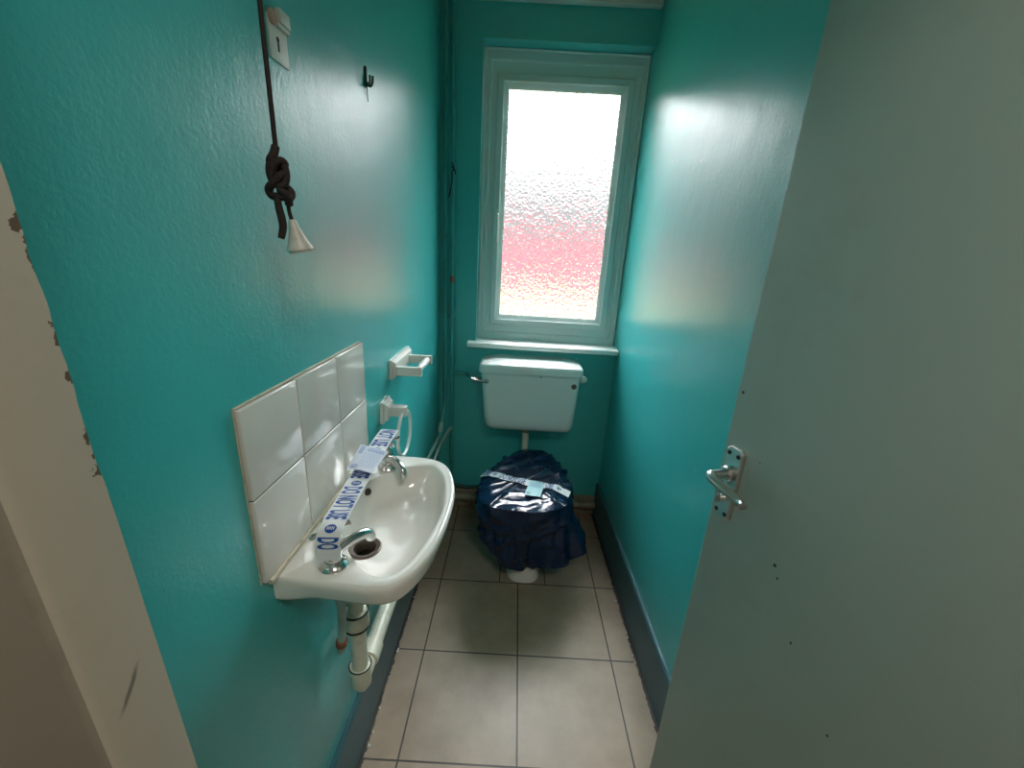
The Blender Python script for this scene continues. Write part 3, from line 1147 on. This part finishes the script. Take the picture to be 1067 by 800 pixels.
def wall_plate(bm, y0, y1, z0, z1, t):
    rings = []
    for s, x in ((0, XL), (0, XL + t * 0.45), (0.006, XL + t * 0.62), (0.010, XL + t)):
        rings.append([(x, y0 + s, z0 + s), (x, y1 - s, z0 + s), (x, y1 - s, z1 - s), (x, y0 + s, z1 - s)])
    loft(bm, rings)


wall_plate(bm, 1.170, 1.372, 0.966, 1.026, 0.018)
obj('wall_plate', bm, 'holder', th, angle=20)
for y in (1.186, 1.338):
    bm = bmesh.new()
    loft(bm, [rrect(XL + 0.012, -0.288, y, y + 0.015, 0.003, 0.976), rrect(XL + 0.012, -0.288, y, y + 0.015, 0.003, 1.003)])
    obj('arm', bm, 'holder', th)
bm = bmesh.new()
tube(bm, [(-0.303, 1.198, 0.990), (-0.303, 1.205, 0.990), (-0.303, 1.335, 0.990), (-0.303, 1.341, 0.990)], [0.006, 0.0105, 0.0105, 0.006], 16)
obj('roller', bm, 'bead', th)

tr = empty('towel_ring', 'white plastic towel ring hanging on the left wall beyond the basin', 'towel ring')
bm = bmesh.new()
wall_plate(bm, 1.073, 1.142, 0.862, 0.926, 0.020)
obj('wall_plate', bm, 'holder', tr, angle=20)
bm = bmesh.new()
loft(bm, [rrect(XL + 0.014, -0.312, 1.094, 1.120, 0.004, 0.880), rrect(XL + 0.014, -0.312, 1.094, 1.120, 0.004, 0.908)])
obj('arm', bm, 'holder', tr)
bm = bmesh.new()
rc = Vector((-0.322, 1.108, 0.824))
tube(bm, [rc + Vector((0.012 * math.sin(a) * 0, 0.067 * math.cos(a), 0.068 * math.sin(a))) for a in [2 * math.pi * k / 56 for k in range(56)]], 0.0048, 12, closed=True)
obj('ring', bm, 'bead', tr)

# ------------------------------------------------------------------ small fittings high on the left wall
kp = empty('catch_plate', 'small off-white slotted metal plate high on the left wall behind the cord', 'plate')
bm = bmesh.new()
box(bm, XL, XL + 0.003, 0.694, 0.741, 1.600, 1.654, bev=0.0008)
obj('plate', bm, 'plate', kp)
bm = bmesh.new()
lathe(bm, [(0.0035, 0), (0.0035, 0.0006)], (XL + 0.003, 0.714, 1.629), (1, 0, 0), n=14)
box(bm, XL + 0.003, XL + 0.0036, 0.7128, 0.7163, 1.614, 1.629)
obj('key_slot', bm, 'dark', kp)
bm = bmesh.new()
box(bm, XL + 0.002, XL + 0.011, 0.713, 0.741, 1.650, 1.668, bev=0.002)
box(bm, XL + 0.0025, XL + 0.008, 0.712, 0.743, 1.6445, 1.650, bev=0.001)
obj('keeper', bm, 'plate', kp)
bm = bmesh.new()
lathe(bm, [(0.0095, 0.0), (0.0095, 0.003), (0.006, 0.0045)], (XL + 0.003, 0.7025, 1.652), (1, 0, 0), n=16)
tag(obj('paper_patch', bm, 'paper', kp), 'brownish patch')

hk = empty('coat_hook', 'small dark teal double coat hook high on the left wall', 'hook')
hy = 1.083
obj('hook_plate', boxb(XL, XL + 0.004, hy - 0.004, hy + 0.004, 1.690, 1.732, bev=0.0015), 'hook', hk)
bm = bmesh.new()
tube(bm, smooth_path([(XL + 0.003, hy, 1.698), (XL + 0.010, hy, 1.693), (XL + 0.016, hy, 1.698), (XL + 0.017, hy + 0.001, 1.714)], 2), 0.0028, 10)
obj('hook_arm', bm, 'hook', hk)
bm = bmesh.new()
tube(bm, smooth_path([(XL + 0.003, hy + 0.003, 1.702), (XL + 0.007, hy + 0.004, 1.699), (XL + 0.009, hy + 0.005, 1.704), (XL + 0.009, hy + 0.005, 1.717)], 2), 0.0024, 10)
obj('hook_arm', bm, 'hook', hk)
bm = bmesh.new()
tube(bm, smooth_path([(XL + 0.003, hy, 1.692), (XL + 0.003, hy + 0.001, 1.680), (XL + 0.003, hy + 0.001, 1.672), (XL + 0.003, hy + 0.003, 1.664)], 2), 0.0010, 8)
obj('wire_end', bm, 'hook', hk)

# ------------------------------------------------------------------ light pull cord
pc = empty('pull_cord', 'dark brown knotted pull cord hanging in front of the left wall', 'pull cord')
CX, CY = -0.30, 0.539
obj('ceiling_switch', latheb([(0.038, 0), (0.038, -0.02), (0.030, -0.035), (0.010, -0.042), (0.006, -0.044)], (CX, CY, CEIL), (0, 0, 1)), 'bead', pc)
obj('cord', tubeb([(CX, CY, CEIL - 0.04), (CX, CY, 1.9), (CX, CY, 1.452)], 0.0028, 10), 'cord', pc)
bm = bmesh.new()


def K(a, b, c):            # a to the right in view, b up, c towards the camera side
    rx = Vector((0.87, 0.49, 0))
    rz = Vector((0.49, -0.87, 0))
    return Vector((CX, CY, 1.425)) + rx * a + Vector((0, 0, b)) + rz * c


tube(bm, smooth_path([K(0, .030, 0), K(-.003, .020, .004), K(-.008, .014, .003), K(-.006, .006, -.003), K(.004, .010, -.004), K(.009, .012, .002), K(.003, .016, .006), K(-.006, .008, .006),
                      K(-.009, -.004, .003), K(-.004, -.012, -.004), K(.006, -.006, -.003), K(.009, .002, .003), K(.002, .0, .007), K(-.006, -.010, .006), K(-.013, -.016, .0),
                      K(-.010, -.025, -.003), K(0, -.024, .004), K(.010, -.026, .003), K(.013, -.018, -.002), K(.006, -.012, -.003), K(-.002, -.018, .006), K(.008, -.022, .007), K(.008, -.033, .002)], 3), 0.0048, 10)
tube(bm, smooth_path([K(-.004, .020, .002), K(-.010, .004, .003), K(-.007, -.010, .004), K(.004, -.014, .005), K(.009, 0, .004), K(.006, .014, .003)], 3), 0.0046, 10)
obj('knot', bm, 'cord', pc)
bm = bmesh.new()
tp = smooth_path([K(-.004, -.022, .002), K(-.004, -.035, .002), K(-.0015, -.05, .002), K(-.001, -.060, .002), K(-.005, -.073, .002)], 3)
tube(bm, tp, [0.0035 + 0.0012 * math.sin(3 * i / len(tp)) for i in range(len(tp))], 10)
obj('cord_tail', bm, 'cord', pc)
obj('lower_cord', tubeb(smooth_path([K(.007, -.028, 0), K(.007, -.040, 0), K(.0095, -.051, 0)], 2), 0.0024, 8), 'cord', pc)
axis = (K(.016, -.088, .0) - K(.0095, -.050, .0)).normalized()
bm = bmesh.new()
lathe(bm, [(0.0030, 0), (0.0042, 0.0015), (0.0060, 0.010), (0.0115, 0.026), (0.0152, 0.033), (0.0158, 0.036), (0.0140, 0.0395), (0.0, 0.040)], K(.0095, -.0495, 0), axis, n=26)
obj('pull_handle', bm, 'acorn', pc)

# ------------------------------------------------------------------ cistern
ci = empty('toilet_cistern', 'white wall-hung toilet cistern under the window sill', 'cistern')
cc = 0.069
bm = bmesh.new()
BY = D - 0.004


def cring(w, yf, z, r, dz=None, cx=cc):
    return rrect(cx - w / 2, cx + w / 2, yf, BY, r, z)


def cis_ring(w, yf, z, r, cx):
    return rrect(cx - w / 2, cx + w / 2, yf, BY, r, z, n=6)


loft(bm, [cis_ring(0.340, 1.850, 0.534, 0.03, 0.076), cis_ring(0.385, 1.815, 0.538, 0.035, 0.076), cis_ring(0.408, 1.799, 0.548, 0.035, 0.076), cis_ring(0.421, 1.791, 0.567, 0.035, 0.0755),
          cis_ring(0.430, 1.786, 0.605, 0.035, 0.074), cis_ring(0.446, 1.778, 0.74, 0.033, 0.071), cis_ring(0.457, 1.773, 0.815, 0.032, 0.069), cis_ring(0.457, 1.773, 0.826, 0.032, 0.069)])
obj('cistern_body', bm, 'cistern', ci, angle=60)
bm = bmesh.new()
crown = lambda x, y: 0.866 + 0.014 * max(0, 1 - ((x - cc) / 0.24) ** 2)


def lring(g, z, r, f=None):
    return rrect(cc - 0.239 + g, cc + 0.239 - g, 1.764 + g, BY, r, z, n=8, zf=f)


loft(bm, [lring(0.006, 0.827, 0.032), lring(0.001, 0.829, 0.034), lring(0, 0.833, 0.035), lring(0.001, 0.852, 0.035), lring(0.003, 0.86, 0.034, lambda x, y: crown(x, y) - 0.006),
          lring(0.008, 0.86, 0.032, lambda x, y: crown(x, y) - 0.0015), lring(0.018, 0.86, 0.03, crown), lring(0.05, 0.86, 0.02, lambda x, y: crown(x, y) + 0.002), lring(0.085, 0.86, 0.005, lambda x, y: crown(x, y) + 0.003)])
obj('cistern_lid', bm, 'cistern', ci, angle=60)
lv = obj('flush_lever', latheb([(0.011, 0), (0.012, 0.006), (0.009, 0.013), (0.006, 0.018)], (-0.130, 1.7755, 0.790), (0, -1, 0), n=22), 'chrome', ci)
bm = bmesh.new()
tp = smooth_path([(-0.128, 1.760, 0.789), (-0.150, 1.752, 0.793), (-0.178, 1.750, 0.801), (-0.200, 1.750, 0.806)], 2)
tube(bm, tp, [0.0055 - 0.001 * math.sin(math.pi * i / (len(tp) - 1)) for i in range(len(tp))], 12)
obj('lever_arm', bm, 'chrome', lv)
obj('blanking_plug', latheb([(0.0125, 0), (0.0125, 0.003), (0.010, 0.0045), (0.004, 0.0035)], (0.268, 1.777, 0.785), (0, -1, 0), n=22), 'grout', ci)
obj('overflow_nut', latheb([(0.013, -0.004), (0.013, 0.006), (0.0165, 0.010), (0.0165, 0.024), (0.012, 0.032), (0.009, 0.036)], (0.2955, 1.83, 0.806), (1, 0, 0), n=20), 'holder', ci)
obj('lid_mark', latheb([(0.0035, 0), (0.0035, 0.0012)], (0.115, 1.7735, 0.821), (0, -1, 0), n=10), 'rubber', ci)
fp = empty('flush_pipe', 'white flush pipe between the cistern and the bag-covered toilet', 'pipe')
obj('pipe', tubeb(round_path([(0.066, 1.872, 0.533), (0.066, 1.872, 0.36), (0.066, 1.835, 0.34)], 0.05), 0.0165, 18), 'pwhite', fp)
obj('coupling_nut', latheb([(0.0165, -0.028), (0.023, -0.026), (0.024, -0.004), (0.024, 0)], (0.066, 1.872, 0.5325), (0, 0, 1), n=16), 'beige', fp)

# ------------------------------------------------------------------ toilet pan
tp_ = empty('toilet', 'toilet wrapped in a dark blue bag, only its white foot showing', 'toilet')
bm = bmesh.new()
NT = 56


def egg(cx, hw, y0, y1, z, sq=2.0):
    cy = y0 + (y1 - y0) * 0.42
    pts = []
    for k in range(NT):
        a = 2 * math.pi * k / NT
        c, s = math.cos(a), math.sin(a)
        e = 2.0 / sq
        xx = hw * math.copysign(abs(c) ** e, c)
        yy = (y1 - cy if s > 0 else cy - y0) * math.copysign(abs(s) ** e, s)
        pts.append((cx + xx, cy + yy, z))
    return pts


loft(bm, [egg(0.083, 0.082, 1.418, 1.86, 0.0, 3.2), egg(0.083, 0.081, 1.418, 1.86, 0.02, 3.2), egg(0.081, 0.079, 1.428, 1.86, 0.10, 3.0), egg(0.079, 0.082, 1.43, 1.85, 0.18, 2.6), egg(0.078, 0.105, 1.40, 1.83, 0.27, 2.3),
          egg(0.078, 0.130, 1.365, 1.80, 0.345, 2.2), egg(0.078, 0.136, 1.355, 1.79, 0.375, 2.2), egg(0.078, 0.136, 1.355, 1.79, 0.392, 2.2)])
obj('pan', bm, 'ceramic', tp_, angle=60)
bm = bmesh.new()
bcx, bcy = 0.066, 1.55
LIDO = chaikin([(-.128, 1.45), (-.098, 1.54), (-.055, 1.64), (-.012, 1.73), (.045, 1.805), (.10, 1.827), (.155, 1.822), (.205, 1.745), (.233, 1.64), (.246, 1.53), (.243, 1.435),
                (.205, 1.355), (.13, 1.318), (.06, 1.310), (-.02, 1.318), (-.095, 1.355)], 2)
lidr = lambda k_, z: [(bcx + (x - bcx) * k_, bcy + (y - bcy) * k_, z) for x, y in LIDO]
loft(bm, [lidr(0.91, 0.393), lidr(0.93, 0.397), lidr(0.93, 0.408), lidr(0.90, 0.413), lidr(0.6, 0.417)])
obj('seat_lid', bm, 'bead', tp_, angle=60)

# ------------------------------------------------------------------ bag over the toilet
NA, NU = 240, 46
bm = bmesh.new()
bcx, bcy = 0.066, 1.55


_lr = polar(LIDO, n=720, c=(bcx, bcy))[0]


def lid_r(a):
    """distance from the bag centre to the lid outline at angle a"""
    k = int(round((a + math.pi) / (2 * math.pi) * 720)) % 720
    return math.hypot(_lr[k][0] - bcx, _lr[k][1] - bcy)


KEYS = [   # angle deg, hem height, hem radius factor
    (-180, 0.245, 1.0), (-160, 0.215, 0.94), (-135, 0.160, 0.78), (-110, 0.100, 0.70), (-90, 0.078, 0.60), (-70, 0.098, 0.62), (-55, 0.125, 0.86),
    (-42, 0.165, 1.20), (-31, 0.205, 1.52), (-22, 0.24, 1.40), (-5, 0.26, 1.16), (30, 0.30, 1.05), (60, 0.40, 1.02), (90, 0.415, 1.01), (120, 0.40, 1.01), (150, 0.30, 1.04), (180, 0.245, 1.0)]


def keyed(deg, i):
    for p, q in zip(KEYS, KEYS[1:]):
        if p[0] <= deg <= q[0]:
            t = (deg - p[0]) / (q[0] - p[0])
            t = t * t * (3 - 2 * t)
            return p[i] + (q[i] - p[i]) * t
    return KEYS[0][i]


def bag_pt(k, u):
    a = -math.pi + 2 * math.pi * k / NA
    deg = math.degrees(a)
    R0 = lid_r(a)
    c, s = math.cos(a), math.sin(a)
    hz, hf = keyed(deg, 1), keyed(deg, 2)
    top = 0.436
    if u < 1:                     # over the lid
        r = R0 * u * 1.0
        z = top - 0.010 * u ** 6 + 0.006 * (1 - u)
    else:
        t = (u - 1)
        r = R0 * (1.0 + 0.045 * math.sin(math.pi * min(1, t * 2.2)) + (hf - 1) * t ** (1.25 if hf > 1 else 0.9))
        z = (top - 0.010) + (hz - top + 0.010) * (t ** 1.05)
    x, y = bcx + c * r, bcy + s * r
    P = Vector((x, y, z))
    # creases
    rad = Vector((c, s, 0))
    w1 = noise.noise(Vector((x * 9, y * 9, z * 5 + 3.1)))
    w2 = noise.noise(Vector((x * 22 + 7, y * 22, z * 9)))
    rid = 1 - abs(noise.noise(Vector((x * 7 + y * 5, (y - x) * 11, z * 4 + 9)))) * 2
    f = noise.noise(Vector((math.cos(a) * 5.5, math.sin(a) * 5.5, 2.0 + 0.6 * u)))
    # sharp folds: the crests of ridged noise, pulled towards the right front corner
    q = Vector((x * 0.8 + y * 0.6, (y * 0.8 - x * 0.6) * 2.2, z * 1.6))
    rg = lambda fr, sd: (1 - abs(noise.noise(q * fr + Vector((sd, sd * 2, 0)))) * 2.2)
    fold = 0.013 * max(0, rg(5.0, 4.0)) ** 5 + 0.005 * max(0, rg(10.0, 9.0)) ** 5
    if u < 1:
        e = min(1.0, 0.35 + u)
        P.z += e * (0.006 * w1 + 0.003 * w2 + fold) + 0.004
        P += rad * 0.004 * w2 * u
    else:
        t = u - 1
        P += rad * ((0.008 + 0.026 * t) * f + 0.010 * w1 + 0.005 * w2 + 0.003 + fold)
        P.z += 0.010 * f * t + (1 - t) * (0.004 + fold * (1 - t) ** 6)
        if t > 0.9:
            P.z += 0.006 * w2
    return P


us = [0.0001] + [i / 30 for i in range(1, 31)] + [1 + i / 44 for i in range(1, 45)]
BV = [[bm.verts.new(bag_pt(k, u)) for k in range(NA)] for u in us]
for A, B in zip(BV, BV[1:]):
    for k in range(NA):
        bm.faces.new((A[k], A[(k + 1) % NA], B[(k + 1) % NA], B[k]))
bmesh.ops.remove_doubles(bm, verts=BV[0], dist=0.0005)
bm.normal_update()
bvh = BVHTree.FromBMesh(bm)
bag = obj('plastic_bag', bm, 'bag', angle=70)
tag(bag, 'dark navy plastic bag draped over the whole toilet seat', 'bag')


def bag_h(x, y):
    h = bvh.ray_cast(Vector((x, y, 0.9)), Vector((0, 0, -1)))
    return h[0].z if h[0] is not None else None


TB = smooth_path([(-0.118, 1.575, 0), (-0.075, 1.548, 0), (-0.02, 1.515, 0), (0.05, 1.497, 0), (0.13, 1.478, 0), (0.20, 1.458, 0), (0.246, 1.440, 0)], 2)
tacc = arc(TB)
TBL = tacc[-1]


def bag_surface(x, y):
    zz_ = [bag_h(x + dx, y + dy) for dx in (-0.008, 0, 0.008) for dy in (-0.008, 0, 0.008)]
    zz_ = [z for z in zz_ if z is not None]
    return max(zz_) if zz_ else 0.40


def S_bag(s, t, off):
    s = min(max(s, 0.0), TBL)
    i = 0
    while i < len(tacc) - 2 and tacc[i + 1] < s:
        i += 1
    f = (s - tacc[i]) / (tacc[i + 1] - tacc[i])
    p = TB[i].lerp(TB[i + 1], f)
    tg = (TB[min(i + 2, len(TB) - 1)] - TB[max(i - 1, 0)]).normalized()
    ac = Vector((-tg.y, tg.x, 0))
    q = p + ac * t
    q.z = bag_surface(q.x, q.y) + 0.0028 + off
    return q


tape2 = obj('warning_tape', strip(S_bag, 0, TBL, -0.0205, 0.0205, 60, 5), 'tape', angle=80)
tag(tape2, 'white and blue DO NOT USE tape stretched across the bagged toilet', 'tape', 'printed warning tapes')
letters(S_bag, TBL, [('USE', 0.004, 0.040), ('DO NOT USE', 0.092, 0.112), ('NOT USE', 0.238, 0.085)], [0.056, 0.338], 0.038, tape2, True)
c4 = [Vector((0.086, 1.508, 0)), Vector((0.146, 1.490, 0)), Vector((0.124, 1.388, 0)), Vector((0.062, 1.400, 0))]


def S_card(u, v, off):
    p = c4[0].lerp(c4[1], u).lerp(c4[3].lerp(c4[2], u), v)
    p.z = bag_surface(p.x, p.y) * 0.35 + 0.65 * CARDZ + 0.004 + off
    return p


CARDZ = max(bag_surface(p.x, p.y) for p in c4)
card = obj('warning_card', strip(S_card, 0, 1, 0, 1, 8, 8), 'cardcyan', angle=80)
tag(card, 'light blue square card stuck on the tape across the bagged toilet', 'card')
obj('card_print', mapped(join([rect_bm(0.10 + k * 0.07, 0.15 + k * 0.07, 0.84, 0.90) for k in range(3)]), S_card, 0.001), 'rubber', card, smooth=False)
obj('card_lines', mapped(join([rect_bm(0.12, 0.85, 0.12 + k * 0.07, 0.135 + k * 0.07) for k in range(5)]), S_card, 0.001), 'inkpale', card, smooth=False)

# crumbs of plaster along the skirtings
rnd = random.Random(11)
for k in range(14):
    left = k < 9
    y = rnd.uniform(0.75, 1.45) if left else rnd.uniform(0.85, 1.35)
    x = (XL + 0.0135 + rnd.uniform(0.006, 0.014)) if left else (xr(y) - 0.0135 - rnd.uniform(0.006, 0.014))
    r = rnd.uniform(0.0018, 0.0042)
    bm = bmesh.new()
    bmesh.ops.create_icosphere(bm, subdivisions=2, radius=r)
    for v in bm.verts:
        v.co *= 1 + 0.35 * noise.noise(v.co * 400 + Vector((k, 0, 0)))
    bm.transform(Matrix.Translation((x, y, r * 0.7)))
    o = obj('plaster_crumb', bm, 'holder')
    tag(o, 'tiny pale crumb lying on the tiles against the %s skirting' % ('left' if left else 'right'), 'crumb', 'crumbs along the %s skirting' % ('left' if left else 'right'))

# ------------------------------------------------------------------ light
w = bpy.data.worlds.new('overcast sky')
SC.world = w
w.use_nodes = True
nt = w.node_tree
bg = nt.nodes['Background']
tcw = N(nt, 'ShaderNodeTexCoord')
sxw = N(nt, 'ShaderNodeSeparateXYZ')
nt.links.new(tcw.outputs['Generated'], sxw.inputs[0])
rw = N(nt, 'ShaderNodeValToRGB')
rw.color_ramp.elements[0].position = 0.0
rw.color_ramp.elements[0].color = (0.015, 0.015, 0.015, 1)
rw.color_ramp.elements[1].position = 0.60
rw.color_ramp.elements[1].color = (0.97, 0.985, 1.0, 1)
e = rw.color_ramp.elements.new(0.10)
e.color = (0.018, 0.0182, 0.0185, 1)
e = rw.color_ramp.elements.new(0.22)
e.color = (0.062, 0.063, 0.064, 1)
e = rw.color_ramp.elements.new(0.38)
e.color = (0.50, 0.505, 0.51, 1)
nt.links.new(sxw.outputs[2], rw.inputs[0])
nt.links.new(rw.outputs[0], bg.inputs['Color'])
bg.inputs['Strength'].default_value = 24.0

la = bpy.data.lights.new('hall_fill_light', 'AREA')  # unseen lamp added behind the camera as fill for door, jamb and walls
la.shape = 'DISK'
la.size = 0.35
la.energy = 6.5
la.color = (1.0, 0.93, 0.82)
lo = bpy.data.objects.new('hall_fill_light', la)
lo.location = (0.35, -0.42, CEIL - 0.03)
COL.objects.link(lo)

# ------------------------------------------------------------------ camera
F, PITCH, YAW, ROLL, H = 425.4, 0.3100, 0.0083, -0.0563, 1.3504
cam = bpy.data.cameras.new('camera')
cam.sensor_fit = 'HORIZONTAL'
cam.sensor_width = 36.0
cam.lens = F * 36.0 / 1067.0
cam.clip_start = 0.01
co = bpy.data.objects.new('camera', cam)
COL.objects.link(co)
SC.camera = co
cp, spn = math.cos(PITCH), math.sin(PITCH)
base = Matrix(((1, 0, 0), (0, -spn, -cp), (0, cp, -spn)))
Zr = Matrix(((math.cos(YAW), -math.sin(YAW), 0), (math.sin(YAW), math.cos(YAW), 0), (0, 0, 1)))
Rr = Matrix(((math.cos(ROLL), math.sin(ROLL), 0), (-math.sin(ROLL), math.cos(ROLL), 0), (0, 0, 1)))
A = Rr @ (base @ Zr.transposed())
right, down, fwd = A[0], A[1], A[2]
co.matrix_world = Matrix(((right[0], -down[0], -fwd[0], 0), (right[1], -down[1], -fwd[1], 0), (right[2], -down[2], -fwd[2], H), (0, 0, 0, 1)))

SC.view_settings.view_transform = 'Standard'
SC.view_settings.look = 'None'
SC.view_settings.gamma = 1.0
SC.view_settings.exposure = 0.68
SC.view_settings.use_curve_mapping = False
cy = SC.cycles
cy.use_denoising = True
cy.max_bounces = 14
cy.diffuse_bounces = 8
cy.glossy_bounces = 6
cy.transmission_bounces = 10
cy.caustics_refractive = True
cy.caustics_reflective = True
cy.blur_glossy = 0.3
cy.sample_clamp_indirect = 12.0
try:
    cy.use_guiding = True
    cy.use_surface_guiding = True
except Exception:
    pass
